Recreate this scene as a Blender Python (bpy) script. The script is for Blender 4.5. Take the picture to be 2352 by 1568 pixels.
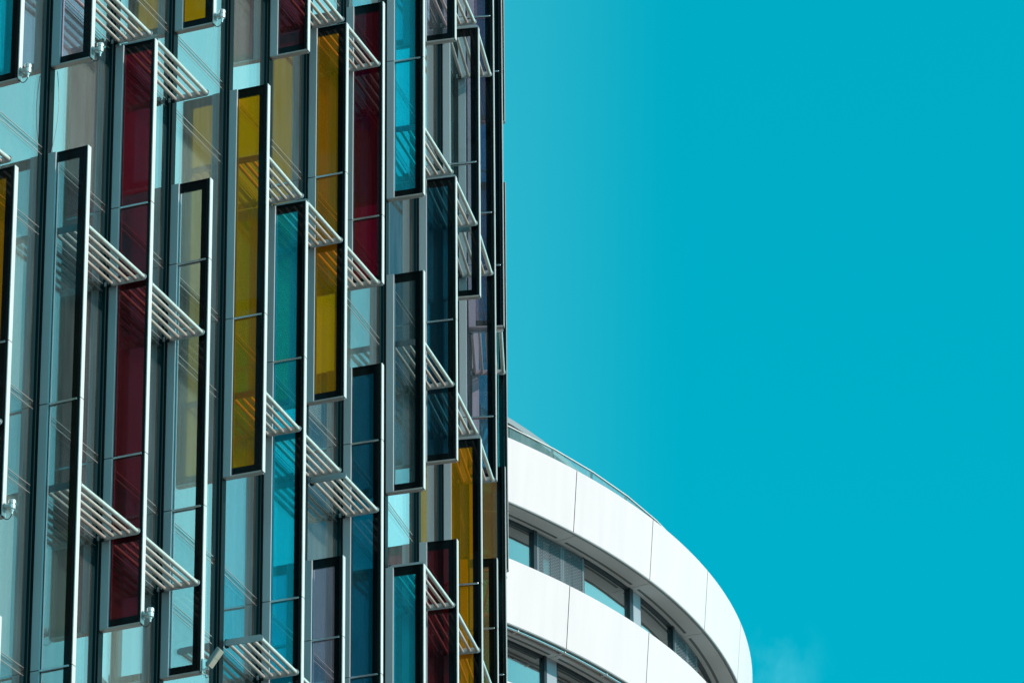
import bpy, math, random
from mathutils import Vector, Matrix
R = math.radians
random.seed(7)
for o in list(bpy.data.objects): bpy.data.objects.remove(o)
SC = bpy.context.scene
COL = SC.collection

# ------------------------------------------------------------------ camera
CZ = 1.7                                  # eye height above the pavement
F_PX, TH, ROLL = 12375.16, 0.46010952, -0.00878709      # focal length in px of a 2352 px wide frame
cam_d = bpy.data.cameras.new("camera")
cam_d.sensor_width = 36.0
cam_d.lens = 36.0 * F_PX / 2352.0
cam_d.clip_start = 0.5
cam_d.clip_end = 6000
cam = bpy.data.objects.new("camera", cam_d)
COL.objects.link(cam)
_R = Vector((1, 0, 0)); _U = Vector((0, -math.sin(TH), math.cos(TH))); _F = Vector((0, math.cos(TH), math.sin(TH)))
c, s = math.cos(ROLL), math.sin(ROLL)
R2 = _R * c + _U * s; U2 = -_R * s + _U * c
cam.matrix_world = Matrix(((R2.x, U2.x, -_F.x, 0), (R2.y, U2.y, -_F.y, 0), (R2.z, U2.z, -_F.z, CZ), (0, 0, 0, 1)))
SC.camera = cam

# ------------------------------------------------------------------ sky and sun
SUN_AZ, SUN_EL = -22.0, 31.0              # math azimuth (0 = +X, -90 = towards the camera)
sd = Vector((math.cos(R(SUN_EL)) * math.cos(R(SUN_AZ)), math.cos(R(SUN_EL)) * math.sin(R(SUN_AZ)), math.sin(R(SUN_EL))))
W = bpy.data.worlds.new("World"); SC.world = W; W.use_nodes = True
nt = W.node_tree; nt.nodes.clear(); N = nt.nodes.new; LK = nt.links.new
def wmath(op, a, b=None, clamp=False):
    n = N('ShaderNodeMath'); n.operation = op; n.use_clamp = clamp
    for k, v in enumerate((a, b)):
        if v is None: continue
        if hasattr(v, 'links'): LK(v, n.inputs[k])
        else: n.inputs[k].default_value = v
    return n.outputs[0]
sky = N('ShaderNodeTexSky'); sky.sky_type = 'NISHITA'; sky.sun_disc = False
sky.sun_elevation = R(SUN_EL); sky.sun_rotation = R(90 - SUN_AZ)
sky.air_density = 1.0; sky.dust_density = 0.6; sky.ozone_density = 1.5
lum = N('ShaderNodeRGBToBW'); LK(sky.outputs[0], lum.inputs[0])
tc = N('ShaderNodeTexCoord')
sep = N('ShaderNodeSeparateXYZ'); LK(tc.outputs['Generated'], sep.inputs[0])
dot = N('ShaderNodeVectorMath'); dot.operation = 'DOT_PRODUCT'; LK(tc.outputs['Generated'], dot.inputs[0]); dot.inputs[1].default_value = sd
# deep teal overhead, paler towards the horizon; added pale patch brightens the facade reflections
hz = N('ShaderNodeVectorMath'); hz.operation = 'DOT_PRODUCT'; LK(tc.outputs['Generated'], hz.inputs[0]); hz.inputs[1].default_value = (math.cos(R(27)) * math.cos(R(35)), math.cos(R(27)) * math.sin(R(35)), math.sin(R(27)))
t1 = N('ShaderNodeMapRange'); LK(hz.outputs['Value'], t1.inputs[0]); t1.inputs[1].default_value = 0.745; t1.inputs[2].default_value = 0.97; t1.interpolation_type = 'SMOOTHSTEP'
# sky brightness cut around the sun to lower the teal fill light
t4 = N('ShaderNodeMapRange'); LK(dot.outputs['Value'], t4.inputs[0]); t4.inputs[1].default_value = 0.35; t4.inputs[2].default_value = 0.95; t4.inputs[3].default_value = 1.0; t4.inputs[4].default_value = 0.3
t2 = N('ShaderNodeMapRange'); LK(sep.outputs['Z'], t2.inputs[0]); t2.inputs[1].default_value = 0.36; t2.inputs[2].default_value = 0.0; t2.inputs[4].default_value = 0.8
# thin veil to the left of the view
t3 = N('ShaderNodeMapRange'); LK(sep.outputs['X'], t3.inputs[0]); t3.inputs[1].default_value = 0.034; t3.inputs[2].default_value = -0.012; t3.inputs[4].default_value = 0.085; t3.interpolation_type = 'SMOOTHSTEP'
# faint wisps of cloud
mp = N('ShaderNodeMapping'); LK(tc.outputs['Generated'], mp.inputs[0]); mp.inputs['Scale'].default_value = (46, 46, 30)
nz = N('ShaderNodeTexNoise'); LK(mp.outputs[0], nz.inputs[0]); nz.inputs['Scale'].default_value = 1.0; nz.inputs['Detail'].default_value = 5; nz.inputs['Roughness'].default_value = 0.6
w1 = N('ShaderNodeMapRange'); LK(nz.outputs[0], w1.inputs[0]); w1.inputs[1].default_value = 0.46; w1.inputs[2].default_value = 0.72
wd = N('ShaderNodeVectorMath'); wd.operation = 'DISTANCE'; LK(tc.outputs['Generated'], wd.inputs[0]); wd.inputs[1].default_value = (0.0480, 0.9205, 0.3870)
w2 = N('ShaderNodeMapRange'); LK(wd.outputs['Value'], w2.inputs[0]); w2.inputs[1].default_value = 0.012; w2.inputs[2].default_value = 0.002
wisp = wmath('MULTIPLY', wmath('MULTIPLY', w1.outputs[0], w2.outputs[0]), 0.22)
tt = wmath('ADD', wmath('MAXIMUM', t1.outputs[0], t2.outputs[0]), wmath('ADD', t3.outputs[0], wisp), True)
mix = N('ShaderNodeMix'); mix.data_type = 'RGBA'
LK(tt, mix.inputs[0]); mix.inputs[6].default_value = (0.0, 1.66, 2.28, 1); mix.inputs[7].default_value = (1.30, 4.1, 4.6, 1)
mul = N('ShaderNodeVectorMath'); mul.operation = 'SCALE'; LK(mix.outputs[2], mul.inputs[0]); t5 = N('ShaderNodeMapRange'); LK(sep.outputs['Z'], t5.inputs[0]); t5.inputs[1].default_value = 0.38; t5.inputs[2].default_value = 0.51; t5.inputs[3].default_value = 0.875; t5.inputs[4].default_value = 1.03
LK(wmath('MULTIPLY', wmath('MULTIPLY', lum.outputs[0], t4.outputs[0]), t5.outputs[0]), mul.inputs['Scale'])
bg = N('ShaderNodeBackground'); LK(mul.outputs[0], bg.inputs[0]); bg.inputs[1].default_value = 0.15
wo = N('ShaderNodeOutputWorld'); LK(bg.outputs[0], wo.inputs[0])
sun_d = bpy.data.lights.new("sun", 'SUN'); sun_d.energy = 3.6; sun_d.angle = R(0.53); sun_d.color = (1.0, 0.92, 0.84)
sun = bpy.data.objects.new("sun", sun_d); COL.objects.link(sun)
sun.rotation_euler = (-sd).to_track_quat('-Z', 'Y').to_euler(); sun.location = sd * 300
SC.view_settings.view_transform = 'Standard'; SC.view_settings.look = 'None'
SC.view_settings.exposure = 0.0; SC.view_settings.gamma = 1.0; SC.view_settings.use_curve_mapping = False
SC.cycles.max_bounces = 14; SC.cycles.transparent_max_bounces = 40; SC.cycles.glossy_bounces = 6
SC.cycles.caustics_reflective = False; SC.cycles.caustics_refractive = False
SC.cycles.sample_clamp_indirect = 4.0
SC.cycles.use_denoising = True

# ------------------------------------------------------------------ materials
def new_mat(name):
    m = bpy.data.materials.new(name); m.use_nodes = True
    m.node_tree.nodes.clear(); return m, m.node_tree
def solid(name, col, rough=0.5, metal=0.0, noise=0.0, scale=3.0, bump=0.0, stretch=(1, 1, 1), spec=0.5):
    m, t = new_mat(name); n = t.nodes.new; l = t.links.new
    p = n('ShaderNodeBsdfPrincipled'); o = n('ShaderNodeOutputMaterial'); l(p.outputs[0], o.inputs[0])
    p.inputs['Base Color'].default_value = (*col, 1); p.inputs['Roughness'].default_value = rough
    p.inputs['Metallic'].default_value = metal; p.inputs['Specular IOR Level'].default_value = spec
    if noise or bump:
        g = n('ShaderNodeTexCoord'); mp = n('ShaderNodeMapping'); l(g.outputs['Object'], mp.inputs[0]); mp.inputs['Scale'].default_value = stretch
        z = n('ShaderNodeTexNoise'); l(mp.outputs[0], z.inputs[0]); z.inputs['Scale'].default_value = scale; z.inputs['Detail'].default_value = 6
        if noise:
            mx = n('ShaderNodeMix'); mx.data_type = 'RGBA'
            k = n('ShaderNodeMapRange'); l(z.outputs[0], k.inputs[0]); k.inputs[1].default_value = 0.3; k.inputs[2].default_value = 0.7
            l(k.outputs[0], mx.inputs[0])
            mx.inputs[6].default_value = (*[v * (1 - noise) for v in col], 1); mx.inputs[7].default_value = (*[min(1, v * (1 + noise)) for v in col], 1)
            l(mx.outputs[2], p.inputs['Base Color'])
            r = n('ShaderNodeMapRange'); l(z.outputs[0], r.inputs[0]); r.inputs[3].default_value = max(0.02, rough - 0.08); r.inputs[4].default_value = rough + 0.08
            l(r.outputs[0], p.inputs['Roughness'])
        if bump:
            b = n('ShaderNodeBump'); b.inputs['Strength'].default_value = bump; b.inputs['Distance'].default_value = 0.01
            l(z.outputs[0], b.inputs['Height']); l(b.outputs[0], p.inputs['Normal'])
    return m
def glass(name, tint, r0=0.04, k=1.0, wob=0.0, refl=(1, 1, 1), dirt=0.03, fexp=4.2, scat=0.0, scol=None):
    """sheet glass: coloured transmission plus angle dependent mirror reflection"""
    m, t = new_mat(name); n = t.nodes.new; l = t.links.new
    tr = n('ShaderNodeBsdfTransparent'); tr.inputs[0].default_value = (*tint, 1)
    gl = n('ShaderNodeBsdfAnisotropic'); gl.inputs['Roughness'].default_value = 0.0; gl.inputs[0].default_value = (*refl, 1)
    lw = n('ShaderNodeLayerWeight'); lw.inputs[0].default_value = 0.5
    def mt(op, a, b):
        q = n('ShaderNodeMath'); q.operation = op
        for i, v in enumerate((a, b)):
            if hasattr(v, 'links'): l(v, q.inputs[i])
            else: q.inputs[i].default_value = v
        return q.outputs[0]
    f = mt('ADD', mt('MULTIPLY', mt('POWER', lw.outputs['Facing'], fexp), (1 - r0) * k), r0)
    g = n('ShaderNodeTexCoord')
    if wob:
        z = n('ShaderNodeTexNoise'); l(g.outputs['Object'], z.inputs[0]); z.inputs['Scale'].default_value = 0.55; z.inputs['Detail'].default_value = 1
        b = n('ShaderNodeBump'); b.inputs['Strength'].default_value = wob; b.inputs['Distance'].default_value = 0.02
        l(z.outputs[0], b.inputs['Height']); l(b.outputs[0], gl.inputs['Normal'])
    mx = n('ShaderNodeMixShader'); l(f, mx.inputs[0]); l(tr.outputs[0], mx.inputs[1]); l(gl.outputs[0], mx.inputs[2])
    # a thin film of dust that rain has drawn into vertical streaks
    mp = n('ShaderNodeMapping'); l(g.outputs['Object'], mp.inputs[0]); mp.inputs['Scale'].default_value = (7, 7, 0.7)
    z2 = n('ShaderNodeTexNoise'); l(mp.outputs[0], z2.inputs[0]); z2.inputs['Scale'].default_value = 1.5; z2.inputs['Detail'].default_value = 5
    df = n('ShaderNodeBsdfDiffuse'); df.inputs[0].default_value = (0.5, 0.5, 0.47, 1)
    k2 = n('ShaderNodeMapRange'); l(z2.outputs[0], k2.inputs[0]); k2.inputs[1].default_value = 0.3; k2.inputs[2].default_value = 0.75; k2.inputs[3].default_value = dirt * 0.4; k2.inputs[4].default_value = dirt * 1.8
    m2 = n('ShaderNodeMixShader'); l(k2.outputs[0], m2.inputs[0]); l(mx.outputs[0], m2.inputs[1]); l(df.outputs[0], m2.inputs[2])
    out = m2
    if scat:                              # coloured interlayer scatters a little light
        d1 = n('ShaderNodeBsdfDiffuse'); d1.inputs[0].default_value = (*scol, 1)
        d2 = n('ShaderNodeBsdfTranslucent'); d2.inputs[0].default_value = (*scol, 1)
        m3 = n('ShaderNodeMixShader'); l(d1.outputs[0], m3.inputs[1]); l(d2.outputs[0], m3.inputs[2])
        out = n('ShaderNodeMixShader'); out.inputs[0].default_value = scat; l(m2.outputs[0], out.inputs[1]); l(m3.outputs[0], out.inputs[2])
    o = n('ShaderNodeOutputMaterial'); l(out.outputs[0], o.inputs[0])
    return m
M = {}
M['alu'] = solid('anodised_aluminium', (0.47, 0.50, 0.52), 0.45, 0.0, 0.06, 2.0, 0.0, (1, 1, .2))
M['cap'] = solid('stainless_cap', (0.80, 0.70, 0.66), 0.42, 0.1, 0.05, 4.0, 0.0, (1, 1, .3))
M['rod'] = solid('polished_steel', (0.75, 0.75, 0.76), 0.2, 0.9)
M['tube'] = solid('brushed_tube', (0.86, 0.73, 0.64), 0.36, 0.45, 0.08, 14.0)
M['plate'] = solid('plate_metal', (0.42, 0.44, 0.45), 0.4, 0.2, 0.06, 6.0)
M['black'] = solid('black_powder_coat', (0.005, 0.008, 0.009), 0.45, 0.0, spec=0.15)
M['gasket'] = solid('rubber_gasket', (0.004, 0.025, 0.03), 0.6, spec=0.12)
M['transom'] = solid('transom_metal', (0.55, 0.46, 0.43), 0.35, 0.4, 0.05, 5)
M['slab'] = solid('painted_slab', (0.18, 0.185, 0.18), 0.8, 0, 0.1, 1.0)
M['ceiling'] = solid('ceiling_board', (0.42, 0.41, 0.38), 0.8, 0, 0.05, 1.0)
M['inner'] = solid('inner_wall', (0.34, 0.32, 0.29), 0.8, 0, 0.25, 0.6)
M['carpet'] = solid('room_carpet', (0.08, 0.08, 0.08), 0.9)
M['blind'] = solid('pale_blind', (0.80, 0.74, 0.67), 0.85, 0, 0.22, 1.3, 0.0, (3, 3, 0.02))
M['curtain'] = solid('linen_curtain', (0.62, 0.66, 0.5), 0.9, 0, 0.08, 20.0)
M['curtain_grey'] = solid('grey_curtain', (0.5, 0.47, 0.42), 0.9, 0, 0.08, 20.0)
M['frit'] = solid('black_enamel', (0.003, 0.006, 0.007), 0.1, 0.0, spec=0.3)
M['white'] = solid('white_render_panel', (0.86, 0.67, 0.655), 0.42, 0, 0.025, 2.0, 0.0, (1.6, 1.6, .12))
M['soffit'] = solid('soffit_panel', (0.82, 0.78, 0.75), 0.6, 0, 0.05, 0.7)
M['lip'] = solid('band_lip', (0.36, 0.36, 0.36), 0.5)
M['canopy'] = solid('canopy_metal', (0.30, 0.31, 0.32), 0.5)
M['slot'] = solid('linear_slot', (0.20, 0.20, 0.20), 0.7)
M['joint'] = solid('joint_backing', (0.05, 0.09, 0.11), 0.8)
M['frame'] = solid('window_frame_dark', (0.012, 0.02, 0.028), 0.4)
M['panel'] = solid('grey_panel', (0.36, 0.39, 0.43), 0.4)
M['mesh'] = solid('perforated_sheet', (0.17, 0.20, 0.22), 0.5)
M['spot'] = solid('cast_aluminium', (0.80, 0.79, 0.77), 0.28, 0.6)
M['cable'] = solid('cable', (0.03, 0.04, 0.045), 0.5)
M['cream'] = solid('cream_plastic', (0.55, 0.47, 0.37), 0.45)
M['greyplastic'] = solid('grey_plastic', (0.25, 0.29, 0.30), 0.5)
M['concrete'] = solid('concrete', (0.3, 0.3, 0.29), 0.85, 0, 0.15, 0.4)
M['facade_glass'] = glass('facade_glass', (0.84, 0.90, 0.89), 0.24, 1.0, 0.04, (1, 1, 1), 0.055, 3.0)
M['spandrel_glass'] = glass('spandrel_glass', (0.76, 0.84, 0.83), 0.26, 1.0, 0.04, (1, 1, 1), 0.05, 3.0)
M['white_win'] = glass('window_glass', (0.5, 0.58, 0.58), 0.50, 0.9, 0.0, (1, 1, 1), 0.02)
M['rail_glass'] = glass('railing_glass', (0.74, 0.92, 0.92), 0.07, 0.9, 0.0, (1, 1, 1), 0.12)
W1 = (1, 1, 1)
FIN = {
 'clear': glass('fin_clear', (0.86, 0.92, 0.93), 0.045, 0.9),
 'smoke': glass('fin_smoke', (0.64, 0.72, 0.74), 0.045, 0.9),
 'pink': glass('fin_pink', (0.96, 0.80, 0.87), 0.05, 0.9, 0, W1, 0.06),
 'lavender': glass('fin_lavender', (0.90, 0.79, 0.88), 0.05, 0.9, 0, W1, 0.05),
 'red': glass('fin_red', (0.44, 0.002, 0.09), 0.05, 0.8, 0, W1, 0.01, 4.2, 0.04, (0.5, 0.0, 0.08)),
 'yellow': glass('fin_yellow', (1.0, 0.50, 0.01), 0.03, 0.8, 0, W1, 0.01, 4.2, 0.20, (0.98, 0.60, 0.0)),
 'cyan': glass('fin_cyan', (0.02, 0.82, 0.91), 0.045, 0.9, 0, W1, 0.02, 4.2, 0.22, (0.0, 0.68, 0.80)),
 'navy': glass('fin_navy', (0.01, 0.34, 0.42), 0.045, 0.9, 0, W1, 0.01, 4.2, 0.08, (0.0, 0.25, 0.38)),
 'brown': glass('fin_amber', (0.88, 0.52, 0.24), 0.05, 0.9, 0, W1, 0.02, 4.2, 0.22, (0.80, 0.38, 0.12)),
 'maroon': glass('fin_maroon', (0.62, 0.54, 0.64), 0.05, 0.9),
 'teal': glass('fin_teal', (0.10, 0.66, 0.70), 0.05, 0.9),
}
M['ground'] = solid('paving', (0.27, 0.25, 0.23), 0.85, 0, 0.2, 0.3)

# ------------------------------------------------------------------ mesh builder
class MB:
    def __init__(self): self.v = []; self.f = []; self.m = []; self.s = []; self.mats = []
    def mi(self, m):
        if m not in self.mats: self.mats.append(m)
        return self.mats.index(m)
    def face(self, idx, m, smooth=False):
        self.f.append(idx); self.m.append(self.mi(m)); self.s.append(smooth)
    def hexa(self, P, m):
        b = len(self.v); self.v += [tuple(p) for p in P]
        for q in ((0, 3, 2, 1), (4, 5, 6, 7), (0, 1, 5, 4), (1, 2, 6, 5), (2, 3, 7, 6), (3, 0, 4, 7)):
            self.face([b + i for i in q], m)
    def tube(self, pts, r, m, n=12, caps=True):
        b = len(self.v); pts = [Vector(p) for p in pts]
        for i, p in enumerate(pts):
            d = (pts[min(i + 1, len(pts) - 1)] - pts[max(i - 1, 0)]).normalized()
            u = d.cross(Vector((0, 0, 1)));
            if u.length < 1e-3: u = d.cross(Vector((1, 0, 0)))
            u.normalize(); w = d.cross(u)
            rr = r[i] if isinstance(r, (list, tuple)) else r
            for k in range(n):
                a = 2 * math.pi * k / n
                self.v.append(tuple(p + u * (rr * math.cos(a)) + w * (rr * math.sin(a))))
        for i in range(len(pts) - 1):
            for k in range(n):
                k2 = (k + 1) % n
                self.face([b + i * n + k, b + i * n + k2, b + (i + 1) * n + k2, b + (i + 1) * n + k], m, True)
        if caps:
            self.face([b + k for k in range(n)][::-1], m); e = b + (len(pts) - 1) * n
            self.face([e + k for k in range(n)], m)
    def build(self, name, parent=None, label=None, bevel=0.0):
        me = bpy.data.meshes.new(name)
        me.from_pydata(self.v, [], self.f); me.update()
        for m in self.mats: me.materials.append(m)
        me.polygons.foreach_set('material_index', self.m)
        me.polygons.foreach_set('use_smooth', self.s)
        import bmesh
        bm = bmesh.new(); bm.from_mesh(me); bmesh.ops.recalc_face_normals(bm, faces=bm.faces); bm.to_mesh(me); bm.free()
        me.set_sharp_from_angle(angle=R(35))
        o = bpy.data.objects.new(name, me); COL.objects.link(o)
        if parent: o.parent = parent; o.matrix_parent_inverse = Matrix.Identity(4); o.location = (-WPOS[parent.name] if parent.name in WPOS else Vector((0, 0, 0)))
        if label: o['label'] = label
        if bevel:
            b = o.modifiers.new('bevel', 'BEVEL'); b.width = bevel; b.segments = 2; b.limit_method = 'ANGLE'
        return o
WPOS = {}
def thing(name, loc, label, cat, group=None, kind=None):
    o = bpy.data.objects.new(name, None); COL.objects.link(o); o.location = loc; o.empty_display_size = 0.2
    WPOS[o.name] = Vector(loc)
    o['label'] = label; o['category'] = cat
    if group: o['group'] = group
    if kind: o['kind'] = kind
    return o
def tag(o, label, cat, group=None):
    o['label'] = label; o['category'] = cat
    if group: o['group'] = group
    return o

# ------------------------------------------------------------------ ground
g = MB(); S = 3000
g.hexa([(-S, -S, -.5), (S, -S, -.5), (S, S, -.5), (-S, S, -.5), (-S, -S, 0), (S, -S, 0), (S, S, 0), (-S, S, 0)], M['ground'])
go = g.build('ground'); go['kind'] = 'structure'; go['label'] = 'grey paved city ground far below the frame'

# ================================================================== GLASS FACADE BUILDING
FH = 3.5
Z0 = 28.37687 + CZ                        # floor level 0
def LZ(l): return Z0 + l * FH
OX = [-5.9461, -5.2144, -4.5362, -3.894, -3.244, -2.7718, -2.2824, -1.8069, -1.2582, -0.8112, -0.4739, -0.2526, -0.1249]
OY = [57.1358, 58.7048, 60.2738, 61.8508, 63.4434, 64.7567, 66.0652, 67.3576, 69.0468, 70.649, 72.2999, 73.961, 75.7482]
pts = {i: Vector((OX[i], OY[i])) for i in range(13)}
pts[13] = pts[12] + Vector((0.035, 1.7))
for k, b in enumerate((-5, -10, -16, -23, -31, -40)):
    pts[14 + k] = pts[13 + k] + Vector((math.sin(R(b)), math.cos(R(b)))) * 1.7
for k, b in enumerate((26, 27, 28)):
    pts[-1 - k] = pts[-k] - Vector((math.sin(R(b)), math.cos(R(b)))) * 1.73
LO, HI = -3, 19
def bay_dir(i): return (pts[i + 1] - pts[i]).normalized()
def fin_frame(i):
    if i == LO: t = bay_dir(i)
    elif i == HI: t = bay_dir(i - 1)
    else: t = (bay_dir(i - 1) + bay_dir(i)).normalized()
    return pts[i], t, Vector((t.y, -t.x))                 # outer point, tangent, outward normal
def P3(i, r, t, z):
    o, tv, nv = fin_frame(i); p = o - nv * r + tv * t
    return (p.x, p.y, z)
def fbox(mb, i, r0, r1, t0, t1, z0, z1, m):
    mb.hexa([P3(i, r0, t0, z0), P3(i, r1, t0, z0), P3(i, r1, t1, z0), P3(i, r0, t1, z0),
             P3(i, r0, t0, z1), P3(i, r1, t0, z1), P3(i, r1, t1, z1), P3(i, r0, t1, z1)], m)
RG = 0.625                                # glass plane behind the fin tips
def base(i, extra=0.0):
    o, t, n = fin_frame(i); return o - n * (RG + extra)
B0 = base(6)
tower = thing('glass_tower', (B0.x - 8, B0.y, 0), 'curved tower of teal glass with projecting coloured glass fins', 'office building')

ZB, ZT = 0.0, LZ(8)
def bay_levels(i):
    """lowest and highest storey with its own windows: what the frame sees and one more"""
    c_ = 0.2 + 0.21 * min(max(i, 0), 13)
    lo = math.floor(c_ - 1.9); hi = math.ceil(c_ + 1.7)
    return lo, hi
def pane(mb, i, e0, e1, z0, z1, m, th=0.024, out=0.0):
    a, b = base(i, -out), base(i + 1, -out); d = (b - a).normalized(); n = Vector((d.y, -d.x)); L = (b - a).length
    p, q = a + d * e0, a + d * (L - e1); k = n * th
    mb.hexa([(p.x, p.y, z0), (q.x, q.y, z0), (q.x - k.x, q.y - k.y, z0), (p.x - k.x, p.y - k.y, z0),
             (p.x, p.y, z1), (q.x, q.y, z1), (q.x - k.x, q.y - k.y, z1), (p.x - k.x, p.y - k.y, z1)], m)
BLINDS = {(0, 1): (.5, 1), (0, 0): (.3, 1), (1, 2): (0, 1), (1, 0): (.0, .6), (2, 2): (.3, 1), (2, 1): (.35, 1), (2, 0): (0, 1), (3, 2): (0, 1), (3, 1): (.0, 1), (4, 2): (0, 1), (4, 1): (0, 1),  (4, 3): (0, .8), (5, 2): (0, 1), (5, 1): (.1, .7), (6, 3): (.2, 1), (6, 2): (0, .75), (6, 1): (.4, 1),
          (7, 4): (0, 1), (7, 3): (.2, 1), (7, 1): (0, 1), (8, 4): (0, .8), (8, 2): (.1, 1), (9, 3): (0, 1), (9, 4): (.3, 1), (10, 3): (0, .9), (10, 2): (.2, 1), (11, 3): (0, 1), (11, 2): (0, .8), (12, 2): (.1, 1)}
for i in range(LO, HI):
    lo, hi = bay_levels(i)
    if i < -1 or i > 14: lo, hi = 0, -1
    for l in range(lo, hi + 1):
        zt, zs, zb = LZ(l), LZ(l) - 1.12, LZ(l - 1)
        # window > spandrel, transoms (of the storey whose top is level l)
        w = MB(); pane(w, i, 0.07, 0.07, zb + 0.0065, zs - 0.0045, M['facade_glass'])
        wo_ = w.build('window', tower)
        w = MB(); pane(w, i, 0.07, 0.07, zs + 0.0045, zt - 0.0065, M['spandrel_glass']); w.build('spandrel_pane', wo_).location = (0, 0, 0)
        for zz in (zs, zt):
            w = MB()
            pane(w, i, 0.055, 0.055, zz - 0.045, zz + 0.002, M['transom'], 0.06, -0.028)
            pane(w, i, 0.055, 0.055, zz + 0.012, zz + 0.045, M['transom'], 0.06, -0.028)
            pane(w, i, 0.055, 0.055, zz + 0.0022, zz + 0.0118, M['black'], 0.04, -0.026)
            for z_ in (-0.055, 0.047):
                pane(w, i, 0.055, 0.055, zz + z_, zz + z_ + .009, M['transom'], 0.012, 0.004)
            w.build('transom', wo_).location = (0, 0, 0)
        if (i, l) in BLINDS:
            f0, f1 = BLINDS[(i, l)]; a, b = base(i, .16), base(i + 1, .16); dd = (b - a).normalized(); nn = Vector((dd.y, -dd.x)); LL = (b - a).length
            w = MB(); k_ = 0; u = LL * f0
            while u < LL * f1 - .09:
                tw = (.32 + .22 * random.random()) ; d1 = (dd * math.cos(tw) + nn * math.sin(tw)) * .045; n1 = Vector((d1.y, -d1.x)).normalized() * .0015
                c0 = a + dd * (u + .045); P = [c0 - d1 - n1, c0 + d1 - n1, c0 + d1 + n1, c0 - d1 + n1]
                w.hexa([(p.x, p.y, zb + .03) for p in P] + [(p.x, p.y, zs - .05) for p in P], M['blind']); u += .084
            h0, h1 = a + dd * LL * f0, a + dd * LL * f1
            w.hexa([(p.x, p.y, zs - .0499) for p in (h0 - nn * .03, h1 - nn * .03, h1 + nn * .03, h0 + nn * .03)] + [(p.x, p.y, zs - .01) for p in (h0 - nn * .03, h1 - nn * .03, h1 + nn * .03, h0 + nn * .03)], M['blind'])
            w.build('vertical_blind', wo_).location = (0, 0, 0)
        # dark edge enamel that runs along the two upright edges of the glass
        w = MB(); a, b = base(i), base(i + 1); L = (b - a).length
        for e0, e1 in ((0.05, L - 0.13), (L - 0.15, 0.05)):
            pane(w, i, e0, e1, zb + 0.045, zt - 0.045, M['gasket'], 0.012, 0.004)
        w.build('glass_edge_band', wo_).location = (0, 0, 0)
    if lo <= hi:
        w = MB(); pane(w, i, 0.05, 0.05, ZB, LZ(lo - 1) - 0.05, M['facade_glass']); w.build('lower_glazing', tower)
        w = MB(); pane(w, i, 0.05, 0.05, LZ(hi) + 0.05, ZT, M['facade_glass']); w.build('upper_glazing', tower)
    else:
        w = MB(); pane(w, i, 0.05, 0.05, ZB, ZT, M['facade_glass']); w.build('storey_glazing', tower)
for i in range(LO, HI + 1):
    w = MB(); fbox(w, i, 0.555, 0.78, -0.06, 0.06, ZB, ZT, M['black'])
    fbox(w, i, 0.585, 0.70, -0.085, -0.0605, ZB, ZT, M['gasket']); fbox(w, i, 0.585, 0.70, 0.0605, 0.085, ZB, ZT, M['gasket'])
    w.build('mullion', tower)
# floors, ceilings, inner walls
def inner(i, d):
    o, t, n = fin_frame(i); return o - n * (RG + d)
for l in range(-7, 9):
    w = MB()
    for i in range(LO, HI):
        a, b, c_, d_ = inner(i, .12), inner(i + 1, .12), inner(i + 1, 5.0), inner(i, 5.0)
        z1, z0 = LZ(l) - 0.06, LZ(l) - 1.0
        w.hexa([(a.x, a.y, z0), (b.x, b.y, z0), (c_.x, c_.y, z0), (d_.x, d_.y, z0), (a.x, a.y, z1), (b.x, b.y, z1), (c_.x, c_.y, z1), (d_.x, d_.y, z1)], M['slab'])
        z2 = z0 - 0.03
        w.hexa([(a.x, a.y, z2), (b.x, b.y, z2), (c_.x, c_.y, z2), (d_.x, d_.y, z2), (a.x, a.y, z0 - .002), (b.x, b.y, z0 - .002), (c_.x, c_.y, z0 - .002), (d_.x, d_.y, z0 - .002)], M['ceiling'])
    w.build('floor_slab', tower)
w = MB()
for i in range(LO, HI):
    a, b, c_, d_ = inner(i, 5.02), inner(i + 1, 5.02), inner(i + 1, 5.2), inner(i, 5.2)
    w.hexa([(p.x, p.y, 0) for p in (a, b, c_, d_)] + [(p.x, p.y, ZT) for p in (a, b, c_, d_)], M['inner'])
w.build('core_wall', tower)
w = MB()
for i in (-2, 1, 4, 6, 9, 12, 15):        # partitions between rooms
    o, t, n = fin_frame(i); a = o - n * (RG + .2); b = o - n * (RG + 5.0); k = t * .06
    w.hexa([(p.x, p.y, 0.1) for p in (a - k, a + k, b + k, b - k)] + [(p.x, p.y, ZT - .1) for p in (a - k, a + k, b + k, b - k)], M['inner'])
w.build('partition_wall', tower)
# body of the building behind (left of) the curved front, roof on top
w = MB()
poly = [inner(i, 5.25) for i in range(LO, HI + 1)]
e1 = poly[-1] + Vector((-12, 6)); e2 = Vector((-40, e1.y)); e3 = Vector((-40, poly[0].y + 2)); ring = poly + [e1, e2, e3]
b0 = len(w.v); w.v += [(p.x, p.y, 0.02) for p in ring] + [(p.x, p.y, ZT + .2) for p in ring]; n_ = len(ring)
for k in range(n_):
    k2 = (k + 1) % n_; w.face([b0 + k, b0 + k2, b0 + n_ + k2, b0 + n_ + k], M['concrete'])
w.face([b0 + n_ + k for k in range(n_)], M['concrete'])
w.build('building_body', tower)
w = MB()
for i in range(LO, HI):
    a, b, c_, d_ = inner(i, -.08), inner(i + 1, -.08), inner(i + 1, 5.24), inner(i, 5.24)
    w.hexa([(p.x, p.y, ZT + .003) for p in (a, b, c_, d_)] + [(p.x, p.y, ZT + .6) for p in (a, b, c_, d_)], M['alu'])
w.build('roof_edge', tower)

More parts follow.
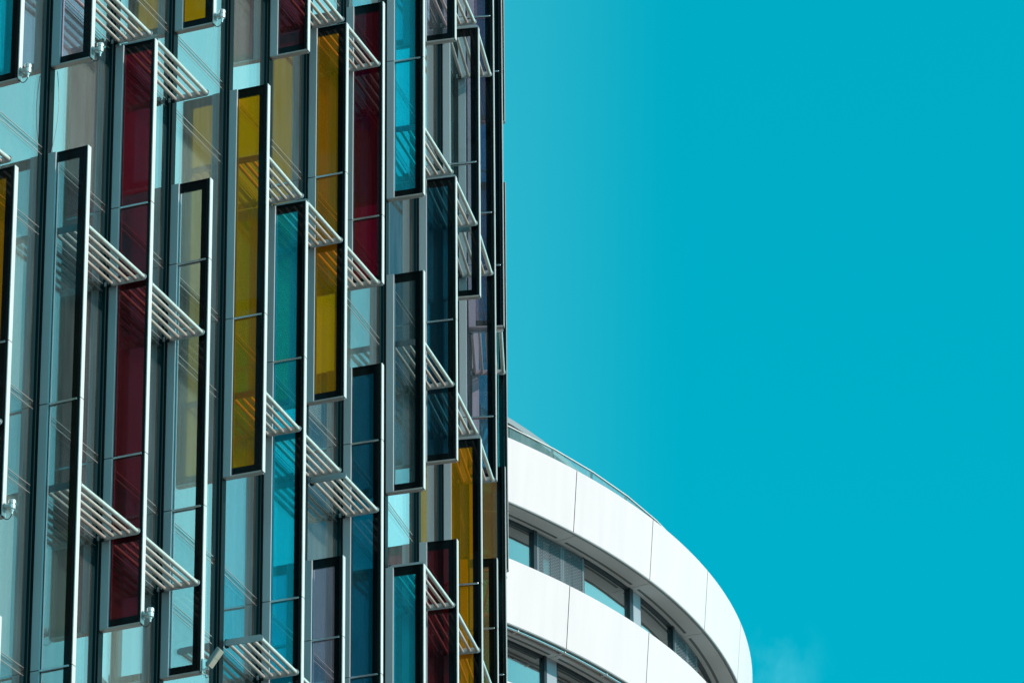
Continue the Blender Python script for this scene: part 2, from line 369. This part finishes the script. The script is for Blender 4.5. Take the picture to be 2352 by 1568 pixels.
# ---- projecting glass fins: index -> [(low, high, colour, frit on the long side)]
CN = {'clear': 'clear', 'smoke': 'smoky grey', 'pink': 'pale pink', 'lavender': 'lavender', 'red': 'dark red', 'yellow': 'yellow',
      'cyan': 'cyan', 'navy': 'navy blue', 'brown': 'amber brown', 'maroon': 'maroon', 'teal': 'teal'}
FINS = {
 -1: [(-3, -.34, 'clear', 1), (0, 2.34, 'red', 0)],
 0: [(1.01, 4, 'cyan', 1), (-.65, .67, 'yellow', 1), (-3, -1.01, 'clear', 1)],
 1: [(1.345, 4, 'pink', 1), (-2.66, .99, 'smoke', 1)],
 2: [(-.655, 1.675, 'red', 0), (-3, -1.67, 'navy', 1), (2.34, 5, 'clear', 1)],
 3: [(1.995, 5, 'yellow', 1), (-.65, 1.335, 'clear', 1), (-3, -1.34, 'cyan', 1)],
 4: [(.345, 1.985, 'yellow', 1), (3.01, 5, 'clear', 1), (-3, -.99, 'lavender', 1)],
 5: [(2.345, 5, 'red', 0), (-2, 1.675, 'cyan', 1)],
 6: [(1.01, 2.68, 'yellow', 1), (-2, .335, 'lavender', 1)],
 7: [(1.695, 2.99, 'red', 0), (-1.66, 1.335, 'navy', 1), (3.69, 6, 'clear', 1)],
 8: [(2.35, 5, 'cyan', 1), (1.01, 1.995, 'smoke', 1), (-1.66, .677, 'cyan', 1)],
 9: [(3.345, 6, 'pink', 1), (1.35, 2.675, 'navy', 1), (-1.66, .99, 'red', 1)],
 10: [(2.345, 3.67, 'clear', 1), (-1, 1.67, 'yellow', 1)],
 11: [(1.695, 6, 'lavender', 1), (-1, 1.325, 'clear', 1)],
 12: [(2.69, 6, 'maroon', 1), (-1, 1.995, 'brown', 1)],
 13: [(4.0, 6, 'maroon', 1), (1.71, 3.68, 'teal', 1), (-1, .71, 'clear', 1)],
 14: [(1.01, 4.68, 'cyan', 1)], 15: [(.34, 3, 'yellow', 1)], 16: [(1.34, 4, 'clear', 1)], 17: [(0, 2.68, 'red', 0)], 18: [(1, 3.99, 'navy', 1)],
}
CH0, CH1 = 0.445, 0.553                   # base channel
def make_fin(i, l0, l1, colname, frit, spandrels=()):
    z0, z1 = LZ(l0), LZ(l1)
    joints = [LZ(k) for k in range(math.ceil(l0 + .05), math.floor(l1 - .05) + 1)]
    cuts = [z0] + joints + [z1]
    g_ = MB()
    for a, b in zip(cuts[:-1], cuts[1:]):
        fbox(g_, i, 0.02, CH0 + 0.01, -0.011, 0.011, a + 0.012, b - 0.012, FIN[colname])
    fin = g_.build('glass_fin', tower, 'fin with %s glass' % CN[colname])
    def sub(mb, name, bevel=0.0):
        o = mb.build(name, fin, None, bevel); o.location = (0, 0, 0); return o
    w = MB()
    for k, (a, b) in enumerate(zip(cuts[:-1], cuts[1:])):
        a2 = a + (0.006 if k else 0); b2 = b - (0.006 if k < len(cuts) - 2 else 0)
        fbox(w, i, -0.008, 0.004, -0.040, 0.040, a2, b2, M['cap'])
        fbox(w, i, 0.0042, 0.05, -0.028, -0.014, a2, b2, M['black']); fbox(w, i, 0.0042, 0.05, 0.014, 0.028, a2, b2, M['black'])
    sub(w, 'edge_cap')
    w = MB()
    for k, (a, b) in enumerate(zip(cuts[:-1], cuts[1:])):
        a2 = a + (0.007 if k else 0); b2 = b - (0.007 if k < len(cuts) - 2 else 0)
        fbox(w, i, CH0, CH1, -0.05, -0.013, a2, b2, M['alu']); fbox(w, i, CH0, CH1, 0.013, 0.05, a2, b2, M['alu'])
    sub(w, 'base_channel')
    # bottom and top edge rails
    w = MB(); fbox(w, i, 0.0145, CH1 - .001, -0.045, 0.045, z0 - 0.012, z0 + 0.0115, M['transom']); sub(w, 'bottom_rail'); w = MB(); fbox(w, i, 0.0145, CH0 - .002, -0.02, 0.02, z1 - .0115, z1 + .008, M['frit'])
    sub(w, 'top_rail')
    w = MB(); e = 0.0122; bw = 0.125; r_in = 0.128 if frit else 0.058
    fbox(w, i, 0.052, r_in, -e, e, z0 + .0125, z1 - .0125, M['frit'])
    fbox(w, i, r_in, CH0, -e, e, z0 + .0125, z0 + bw, M['frit']); fbox(w, i, r_in, CH0, -e, e, z1 - bw, z1 - .0125, M['frit'])
    sub(w, 'enamel_border')
    for zj in joints:
        w = MB(); fbox(w, i, 0.045, CH0 + .012, -0.034, -0.0135, zj - 0.013, zj + 0.013, M['rod'])
        fbox(w, i, 0.045, CH0, -0.024, 0.024, zj - 0.006, zj + 0.006, M['black'])
        fbox(w, i, 0.045, CH0 + .012, 0.0135, 0.034, zj - 0.013, zj + 0.013, M['rod'])
        sub(w, 'clamp_rod', 0.003)
    return fin
fin_of = {}
for i, lst in FINS.items():
    for (a, b, cname, fr) in lst:
        fin_of[(i, a)] = make_fin(i, a, b, cname, fr)

# ---- horizontal tube sunshades between two fins: (bay, level)
TRAYS = [(-1, 1), (-1, 0), (1, 2), (1, 1), (1, 0), (2, 2), (2, 1), (2, 0), (4, 2), (4, 1), (4, 0), (4, 3), (5, 3), (5, 2), (5, 1), (5, 0),
         (6, 3), (6, 2), (6, 1), (8, 3), (8, 2), (8, 1), (9, 4), (9, 3), (9, 2), (9, 1), (10, 4), (10, 3), (10, 2), (10, 1), (12, 3), (1, -1), (2, 3),
         (-2, 0), (6, 4), (13, 2), (14, 3), (15, 1)]
def make_tray(i, l):
    zc = LZ(l) - 1.085
    a, b = pts[i], pts[i + 1]; d = (b - a).normalized(); n = Vector((d.y, -d.x)); L = (b - a).length
    def q(u, r, z): p = a + d * u - n * r; return (p.x, p.y, z)
    u0, u1 = 0.085, L - 0.085
    w = MB()
    for ua, ub in ((u0, u0 + .012), (u1 - .012, u1)):      # end plates with a rounded nose
        prof = [(0.52, zc - .045), (0.52, zc + .045)] + [(0.055 - .045 * math.sin(R(k)), zc + .045 * math.cos(R(k))) for k in range(0, 181, 20)]
        bI = len(w.v); n2 = len(prof)
        w.v += [q(ua, r_, z_) for r_, z_ in prof] + [q(ub, r_, z_) for r_, z_ in prof]
        w.face([bI + k for k in range(n2)], M['plate']); w.face([bI + n2 + k for k in range(n2)][::-1], M['plate'])
        for k in range(n2): w.face([bI + k, bI + (k + 1) % n2, bI + n2 + (k + 1) % n2, bI + n2 + k], M['plate'])
    w.tube([q(u0 + .002, .055, zc), q(u1 - .002, .055, zc)], .030, M['tube'], 20, True)
    tr = w.build('tube_sunshade', tower)
    def sub(mb, name): o = mb.build(name, tr); o.location = (0, 0, 0)
    for k in range(1, 5):
        r_ = 0.055 + 0.112 * k; rad = 0.0245
        w = MB(); w.tube([q(u0 + .0125, r_, zc), q(u1 - .0125, r_, zc)], rad, M['tube'], 20, True)
        sub(w, 'tube')
    for ua, sg in ((u0 + .006, 1), (u1 - .006, -1)):       # fixing brackets back to the mullions
        w = MB()
        w.hexa([q(ua + sg * .0065, .50, zc - .055), q(ua + sg * .0065, .545, zc - .055), q(ua + sg * .05, .545, zc - .055), q(ua + sg * .05, .50, zc - .055),
                q(ua + sg * .0065, .50, zc + .055), q(ua + sg * .0065, .545, zc + .055), q(ua + sg * .05, .545, zc + .055), q(ua + sg * .05, .50, zc + .055)], M['black'])
        w.tube([q(ua - sg * .008, .515, zc + .02), q(ua + sg * .056, .515, zc + .02)], .009, M['spot'], 8)
        w.tube([q(ua - sg * .008, .515, zc - .02), q(ua + sg * .056, .515, zc - .02)], .009, M['spot'], 8)
        w.hexa([q(ua - sg * .0055, .521, zc - .03), q(ua - sg * .0055, .60, zc - .03), q(ua + sg * .0065, .60, zc - .03), q(ua + sg * .0065, .521, zc - .03),
                q(ua - sg * .0055, .521, zc + .03), q(ua - sg * .0055, .60, zc + .03), q(ua + sg * .0065, .60, zc + .03), q(ua + sg * .0065, .521, zc + .03)], M['plate'])
        sub(w, 'bracket')
for i, l in TRAYS: make_tray(i, l)

# ---- curtains and blinds in the rooms (each hangs on its own)
def curtain(i, l, u0, u1, depth, mat, label, amp=0.035, folds=9, zdrop=0.0):
    a, b = base(i, depth), base(i + 1, depth); d = (b - a).normalized(); n = Vector((d.y, -d.x)); L = (b - a).length
    zt, zb = LZ(l) - 1.08, LZ(l - 1) + 0.02 + zdrop
    org = a + d * (L * (u0 + u1) / 2)
    w = MB(); K = folds * 8; prev = None
    for k in range(K + 1):
        u = L * (u0 + (u1 - u0) * k / K); ph = 2 * math.pi * folds * k / K
        off = amp * math.sin(ph) + .3 * amp * math.sin(ph * .37 + 1)
        for th in (0, 0.006):
            p = a + d * u + n * (off - th)
            w.v += [(p.x, p.y, zb), (p.x, p.y, zt)]
        if prev is not None:
            q0 = prev * 4; q1 = k * 4
            w.face([q0, q1, q1 + 1, q0 + 1], mat, True); w.face([q0 + 2, q0 + 3, q1 + 3, q1 + 2], mat, True)
            w.face([q0 + 1, q1 + 1, q1 + 3, q0 + 3], mat); w.face([q0, q0 + 2, q1 + 2, q1], mat)
        prev = k
    w.face([0, 1, 3, 2], mat); q = K * 4; w.face([q, q + 2, q + 3, q + 1], mat)
    o = w.build('curtain'); tag(o, label, 'curtain', 'curtains in the rooms of the glass tower')
    return o
curtain(1, -0, .35, .98, .25, M['curtain'], 'pale green gathered curtain behind the glass under the long red fin')
curtain(0, 0, .45, .85, .3, M['curtain'], 'narrow green curtain behind the smoky fin at lower left')
curtain(1, 1, .45, .97, .25, M['curtain_grey'], 'folded curtain seen dimly through the long red fin', .05, 11)
curtain(2, 1, .0, .30, .3, M['curtain_grey'], 'grey curtain edge behind the clear fin right of the long red fin', .04, 5)
curtain(4, 3, .25, .9, .3, M['curtain'], 'cream curtain below the short dark red fin near the top')
curtain(7, 2, .15, .9, .3, M['curtain_grey'], 'grey beige curtain beside the cyan fin below its bottom edge', .03, 12)
curtain(7, 3, .2, .9, .3, M['curtain_grey'], 'grey curtain behind the tall cyan fin at the top', .03, 12)
curtain(8, 3, .1, .8, .3, M['curtain'], 'pale curtain right of the cyan fin near the top', .03, 9)
curtain(6, 1, .2, .8, .3, M['curtain_grey'], 'grey curtain above the lavender fin at the bottom', .03, 9)

# ---- spotlights and the sensor on the lower corners of fins
def spotlight(i, l, label):
    z = LZ(l) + 0.10
    o_, t, n = fin_frame(i)
    def q(r, u, zz): p = o_ + n * r + t * u; return (p.x, p.y, zz)
    org = Vector(q(0.016, 0, z))
    th_ = thing('spotlight', org, label, 'spotlight', 'small silver spotlights on the lower corners of the fins')
    w = MB(); w.tube([q(.115, 0, z - .035), q(.115, 0, z - .028), q(.115, 0, z + .02), q(.115, 0, z + .022), q(.115, 0, z + .034), q(.115, 0, z + .036), q(.115, 0, z + .075), q(.115, 0, z + .085)],
                     [.032, .040, .042, .034, .034, .045, .045, .040], M['spot'], 24)
    w.build('lamp_body', th_)
    w = MB(); w.tube([q(.115, 0, z - .095), q(.115, 0, z - .06), q(.115, 0, z - .045), q(.115, 0, z - .036)], [.010, .012, .022, .022], M['spot'], 14)
    w.build('cable_gland', th_)
    w = MB(); w.tube([q(.02, 0, z + .01), q(.035, 0, z + .01), q(.07, 0, z + .012)], .018, M['spot'], 14)
    w.hexa([q(.0165, -.03, z - .045), q(.026, -.03, z - .045), q(.026, .03, z - .045), q(.0165, .03, z - .045),
            q(.0165, -.03, z + .055), q(.026, -.03, z + .055), q(.026, .03, z + .055), q(.0165, .03, z + .055)], M['plate'])
    for sg in (-1, 1):
        w.hexa([q(.045, sg * .045, z - .012), q(.115, sg * .045, z - .012), q(.115, sg * .050, z - .012), q(.045, sg * .050, z - .012),
                q(.045, sg * .045, z + .014), q(.115, sg * .045, z + .014), q(.115, sg * .050, z + .014), q(.045, sg * .050, z + .014)], M['spot'])
    w.hexa([q(.040, -.05, z - .012), q(.0448, -.05, z - .012), q(.0448, .05, z - .012), q(.040, .05, z - .012),
            q(.040, -.05, z + .014), q(.0448, -.05, z + .014), q(.0448, .05, z + .014), q(.040, .05, z + .014)], M['spot'])
    w.build('bracket', th_)
    w = MB(); P = [q(.115 - .135 * (k / 12) , 0, z - .095 - .055 * math.sin(math.pi * (k / 12) ** .8)) for k in range(13)]
    w.tube(P, .0055, M['cable'], 8); w.build('cable_loop', th_)
spotlight(0, 1.01, 'silver spotlight under the cyan fin at the upper left corner')
spotlight(1, 1.345, 'silver spotlight at the foot of the pale pink fin, beside the tube sunshade')
spotlight(3, 1.995, 'topmost silver spotlight, at the foot of the yellow fin')
spotlight(2, -.655, 'silver spotlight at the foot of the long red fin')
spotlight(0, -.65, 'silver spotlight at the left edge, under the dark yellow fin')
# tilted box luminaire / sensor
o_, t, n = fin_frame(3); zz = LZ(-.65) + .12
def q3(r, u, z): p = o_ + n * r + t * u; return Vector((p.x, p.y, z))
box = thing('sensor_box', q3(.016, 0, zz), 'tilted cream and grey box on the lower corner of the clear fin', 'sensor')
w = MB(); ax = Vector((n.x * .62, n.y * .62, .78)).normalized(); sd_ = Vector((t.x, t.y, 0)); up = ax.cross(sd_).normalized()
ctr = q3(.17, 0, zz + .05)
def obx(mb, c0, hx, hy, hz, m):
    P = []
    for cz in (-1, 1):
        for cx, cy in ((-1, -1), (1, -1), (1, 1), (-1, 1)):
            P.append(c0 + ax * (hx * cx) + sd_ * (hy * cy) + up * (hz * cz))
    mb.hexa(P, m)
obx(w, ctr, .130, .060, .026, M['greyplastic']); w.build('housing', box, None, .006)
w = MB(); f0 = up if up.dot(Vector((n.x, n.y, 0))) > 0 else -up
obx(w, ctr + f0 * .030 + ax * .065, .062, .056, .0035, M['cream']); obx(w, ctr + f0 * .030 - ax * .064, .062, .056, .0035, M['cream']); w.build('front_cover', box)
w = MB(); w.tube([q3(.0, 0, zz - .10), q3(.03, 0, zz - .09), q3(.10, 0, zz - .05), tuple(ctr - ax * .13)], .012, M['spot'], 10)
w.hexa([q3(.0165, -.04, zz - .15), q3(.028, -.04, zz - .15), q3(.028, .04, zz - .15), q3(.0165, .04, zz - .15), q3(.0165, -.04, zz + .05), q3(.028, -.04, zz + .05), q3(.028, .04, zz + .05), q3(.0165, .04, zz + .05)], M['spot'])
w.build('bracket', box)
w = MB(); w.tube([q3(.03, 0, zz - .11), q3(.06, 0, zz - .20), q3(.12, 0, zz - .19), tuple(ctr - ax * .15)], .006, M['cable'], 8); w.build('cable_loop', box)
# loose cable hanging between two fins
w = MB(); P = []
for k in range(25):
    f = k / 24; u = .02 + .05 * math.sin(math.pi * f) ; P.append(P3(1, .50 - .06 * math.sin(math.pi * f) + .05 * f, .02 + .0 * f, LZ(1.335) - .02 - f * (LZ(1.335) - LZ(.995) - .04)))
w.tube(P, .0045, M['panel'], 8)
cb = w.build('loose_cable'); tag(cb, 'thin grey cable hanging loose between the pale pink fin and the smoky fin', 'cable')

# ================================================================== WHITE ROUND BUILDING
CX, CY, RR, Z1 = -18.7167, 150.6214, 25.8762, 62.8138 + CZ
HB, TP, FL = 1.8091, 0.1474, 3.6
white = thing('white_round_building', (CX, CY, 0), 'white round office building with curved bands behind the glass tower', 'office building')
def cp(r, az, z): return (CX + r * math.cos(R(az)), CY + r * math.sin(R(az)), z)
def ring(mb, prof, a0, a1, m, step=0.73, ends=None):
    """sweep a closed (r, z) profile from azimuth a0 to a1; m: one material per profile edge or one"""
    n = max(1, int(math.ceil((a1 - a0) / step))); b = len(mb.v); k = len(prof)
    for j in range(n + 1):
        az = a0 + (a1 - a0) * j / n
        mb.v += [cp(r, az, z) for r, z in prof]
    for j in range(n):
        for e in range(k):
            mb.face([b + j * k + e, b + j * k + (e + 1) % k, b + (j + 1) * k + (e + 1) % k, b + (j + 1) * k + e], m, True)
    ends = ends or m
    mb.face([b + e for e in range(k)], ends); mb.face([b + n * k + e for e in range(k)][::-1], ends)
def smooth_angle(o, ang=30):
    me = o.data
    me.set_sharp_from_angle(angle=R(ang))
    return o
A0, A1 = -180.0, 180.0
NFL = 17
JST = [-37.69, -38.56]                    # azimuth of a panel joint on the top band and on the band below
for f in range(NFL):
    zt = Z1 - f * FL; zb = zt - HB; J = JST[f] if f < 2 else -38.56 + 1.3 * (f % 3)
    if f < 3:
        k0 = int((A0 - J) // 8.75); js = [J + 8.75 * k for k in range(k0, k0 + 43)]
    w = MB()
    prof = [(RR, zt), (RR - TP, zb), (RR - TP - .05, zb), (RR - TP - .05, zt - .05), (RR - .35, zt - .05), (RR - .35, zt)]
    if f < 3:
        for a in js[:41]:
            ring(w, prof, a + .032, a + 8.75 - .032, M['white'], .73, M['joint'])
    else: ring(w, prof, A0, A1, M['white'], 1.5)
    o = w.build('parapet_band', white); smooth_angle(o)
    if f < 3:                             # dark backing seen in the joints
        w = MB(); ring(w, [(RR - TP - .055, zb + .03), (RR - TP - .055, zt - .06), (RR - TP - .09, zt - .06), (RR - TP - .09, zb + .03)], A0, A1, M['joint'], 2)
        w.build('joint_backing', white)
    w = MB()
    # lip, shadow gap, soffit panels, slot
    ring(w, [(RR - TP - .002, zb - .004), (RR - TP - .012, zb - .03), (RR - TP - .075, zb - .03), (RR - TP - .075, zb - .004)], A0, A1, M['lip'], 1.5)
    ring(w, [(RR - TP - .0755, zb + .03), (RR - TP - .11, zb + .03), (RR - TP - .11, zb + .05), (RR - TP - .0755, zb + .05)], A0, A1, M['joint'], 2)
    r_in = 25.02
    if f < 3:
        for a in js[:41]:
            a += .44
            ring(w, [(RR - TP - .105, zb - .02), (r_in - .12, zb - .02), (r_in - .12, zb + .02), (RR - TP - .105, zb + .02)], a + .03, a + 8.72, M['soffit'], 1.5)
            ring(w, [(25.19, zb - .026), (25.11, zb - .026), (25.11, zb - .0205), (25.19, zb - .0205)], a + .45, a + 8.3, M['slot'], 1.0)
    else: ring(w, [(RR - TP - .105, zb - .02), (r_in - .12, zb - .02), (r_in - .12, zb + .02), (RR - TP - .105, zb + .02)], A0, A1, M['soffit'], 1.5)
    o = w.build('soffit', white); smooth_angle(o)
    # floor slab
    w = MB(); ring(w, [(RR - .4, zt - .1), (19, zt - .1), (19, zt - .4), (RR - .4, zt - .4)], A0, A1, M['concrete'], 3); w.build('floor_slab', white)
    w = MB(); ring(w, [(24.6, zb + .1), (19.2, zb + .1), (19.2, zb + .2), (24.6, zb + .2)], A0, A1, M['ceiling'], 3); w.build('room_ceiling', white)
w = MB(); ring(w, [(19.0, 0), (19.0, Z1 - .15), (18.8, Z1 - .15), (18.8, 0)], A0, A1, M['inner'], 3); w.build('core_wall', white)
w = MB()                                  # flat roof
b_ = len(w.v); w.v += [cp(25.4, a, Z1 - .06) for a in range(-180, 180, 3)]; w.face(list(range(b_, b_ + 120)), M['concrete']); w.build('flat_roof', white)

def chord(mb, r, a0, a1, z0, z1, th, m):
    P = [cp(r, a0, 0), cp(r, a1, 0), cp(r - th, a1, 0), cp(r - th, a0, 0)]
    mb.hexa([(p[0], p[1], z0) for p in P] + [(p[0], p[1], z1) for p in P], m)
def louvre(f, a0, a1, r, z0, z1):
    """perforated sheet: rows of staggered slots"""
    w = MB(); rows = int((z1 - z0) / .046); cols = int(math.radians(a1 - a0) * r / .17)
    chord(w, r, a0, a0 + .12, z0, z1, .02, M['mesh']); chord(w, r, a1 - .12, a1, z0, z1, .02, M['mesh'])
    for k in range(rows + 1):
        z = z1 - k * .046; chord(w, r, a0 + .121, a1 - .121, z - .016, z, .008, M['mesh'])
        if k < rows:
            for c_ in range(cols):
                aa = a0 + .12 + (a1 - a0 - .24) * (c_ + (.5 if k % 2 else .0) + .25) / cols
                if aa + .07 < a1 - .12: chord(w, r, aa, aa + .06, z - .0459, z - .0161, .008, M['mesh'])
    w.build('perforated_screen', white)
def window_row(f, feats, detail=True):
    """feats: list of (a0, a1, kind) round the visible side"""
    zh = Z1 - f * FL - HB - .02; zb = Z1 - (f + 1) * FL - .09; rw = 24.98
    for a0, a1, kind in feats:
        n = max(1, round((a1 - a0) / 3.0)) if kind == 'glass' else 1
        if kind == 'glass':
            w = MB(); ring(w, [(rw - .06, zb), (rw - .06, zh - .08), (rw - .085, zh - .08), (rw - .085, zb)], a0, a1, M['white_win'], 1.5)
            win = w.build('window', white)
            w = MB(); ring(w, [(rw, zh - .08), (rw, zh - .001), (rw - .12, zh - .001), (rw - .12, zh - .08)], a0, a1, M['frame'], 1.5)
            chord(w, rw, a0, a0 + .1, zb, zh - .081, .12, M['frame'])
            w.build('window_frame', win).location = (0, 0, 0)
        elif kind == 'frame':
            w = MB(); chord(w, rw + .03, a0, a1, zb, zh - .001, .2, M['frame']); w.build('mullion', white)
        elif kind == 'panel':
            w = MB(); chord(w, rw + .01, a0, a1, zb, zh - .001, .1, M['panel']); w.build('wall_panel', white)
        elif kind == 'louvre':
            louvre(f, a0, a1, rw + .02, zb, zh - .06)
            w = MB(); ring(w, [(rw - .12, zb), (rw - .12, zh - .12), (rw - .145, zh - .12), (rw - .145, zb)], a0, a1, M['white_win'], 1.5); w.build('window', white)
            w = MB(); chord(w, rw - .09, a0, a0 + .9, zb, zh - .12, .025, M['frame']); chord(w, rw - .09, a1 - .9, a1, zb, zh - .12, .025, M['frame']); w.build('dark_jamb', white)
def pattern(off):
    F_ = []; a = -57.51 + off
    while a < 30:
        F_ += [(a + .35, a + 2.9, 'louvre'), (a + 2.98, a + 5.3, 'louvre'), (a + 5.32, a + 11.0, 'glass'), (a + 11.0, a + 11.5, 'frame'), (a + 11.52, a + 12.64, 'panel'), (a + 12.66, a + 17.1, 'glass'), (a + 17.1, a + 17.5, 'frame')]
        a += 17.5
    return F_
F0 = []
a = -40.0 - 17.5
for rep in range(5):
    F0 += [(a - 5.2, a, 'glass') if rep == 0 else None, (a, a + .32, 'frame'), (a + .35, a + 2.93, 'louvre'), (a + 2.99, a + 5.3, 'louvre'), (a + 5.32, a + 11.0, 'glass'), (a + 11.0, a + 11.48, 'frame'), (a + 11.5, a + 12.62, 'panel'), (a + 12.64, a + 17.9, 'glass')]
    a += 17.9
window_row(0, [x for x in F0 if x])
F1 = []
a = -38.7 - 17.5
for rep in range(5):
    F1 += [(a, a + .25, 'frame'), (a + .27, a + 1.3, 'panel'), (a + 1.32, a + 8.6, 'glass'), (a + 8.6, a + 8.85, 'frame'), (a + 8.87, a + 17.5, 'glass')]
    a += 17.5
window_row(1, F1)
for f in range(2, NFL):
    zh = Z1 - f * FL - HB - .02; zb = max(0, Z1 - (f + 1) * FL - .09)
    w = MB(); ring(w, [(24.9, zb), (24.9, zh), (24.87, zh), (24.87, zb)], A0, A1, M['white_win'], 2); w.build('window_band', white)
for f in (0, 1):                          # the far side of the two detailed storeys
    zh = Z1 - f * FL - HB - .02; zb = Z1 - (f + 1) * FL - .09
    w = MB(); ring(w, [(24.9, zb), (24.9, zh), (24.87, zh), (24.87, zb)], 50, 295, M['white_win'], 2); w.build('window_band', white)
# glass railing round the roof
rr, rz = 25.1, Z1 + .9
for k in range(-14, 30):
    a0 = -37.72 + 4.33 * k; a1 = a0 + 4.33
    w = MB(); chord(w, rr - .02, a0 + .03, a1 - .03, Z1 - .3, rz - .03, .02, M['rail_glass']); p = w.build('railing_pane', white)
    w = MB(); chord(w, rr + .012, a0, a1 - .003, rz - .03, rz - .002, .045, M['cap']); w.build('handrail', p).location = (0, 0, 0)
    w = MB(); chord(w, rr - .05, a0 - .05, a0 + .05, Z1 - .3, rz - .031, .04, M['frame']); w.build('post', p).location = (0, 0, 0)
# penthouse with a wide canopy
w = MB(); ring(w, [(18.6, Z1 - .05), (18.6, Z1 + 2.9), (18.4, Z1 + 2.9), (18.4, Z1 - .05)], A0, A1, M['white_win'], 3); w.build('penthouse_wall', white)
w = MB(); ring(w, [(22.60, Z1 + 2.90), (22.60, Z1 + 3.07), (22.0, Z1 + 3.09), (.5, Z1 + 3.2), (.5, Z1 + 2.83), (22.2, Z1 + 2.83)], -180, 180, M['canopy'], 2)
smooth_angle(w.build('penthouse_canopy', white))
# maintenance rail under the second band
w = MB(); rzz = Z1 - FL - HB - .06
def arc(r, z, a0, a1, st=.5):
    n = int((a1 - a0) / st); return [cp(r, a0 + (a1 - a0) * k / n, z) for k in range(n + 1)]
w.tube(arc(25.60, rzz - .005, -70, 20), .042, M['rod'], 12); mr = w.build('maintenance_rail', white)
w = MB()
ring(w, [(25.45, rzz + .03), (25.40, rzz + .03), (25.40, rzz - .02), (25.45, rzz - .02)], -70, 20, M['transom'], 1.5)
for k in range(-7, 13):
    a0 = -38.46 + 4.35 * k
    chord(w, 25.66, a0 - .05, a0 + .05, rzz - .04, rzz + .055, .2, M['cap'])
w.build('rail_bracket', mr).location = (0, 0, 0)
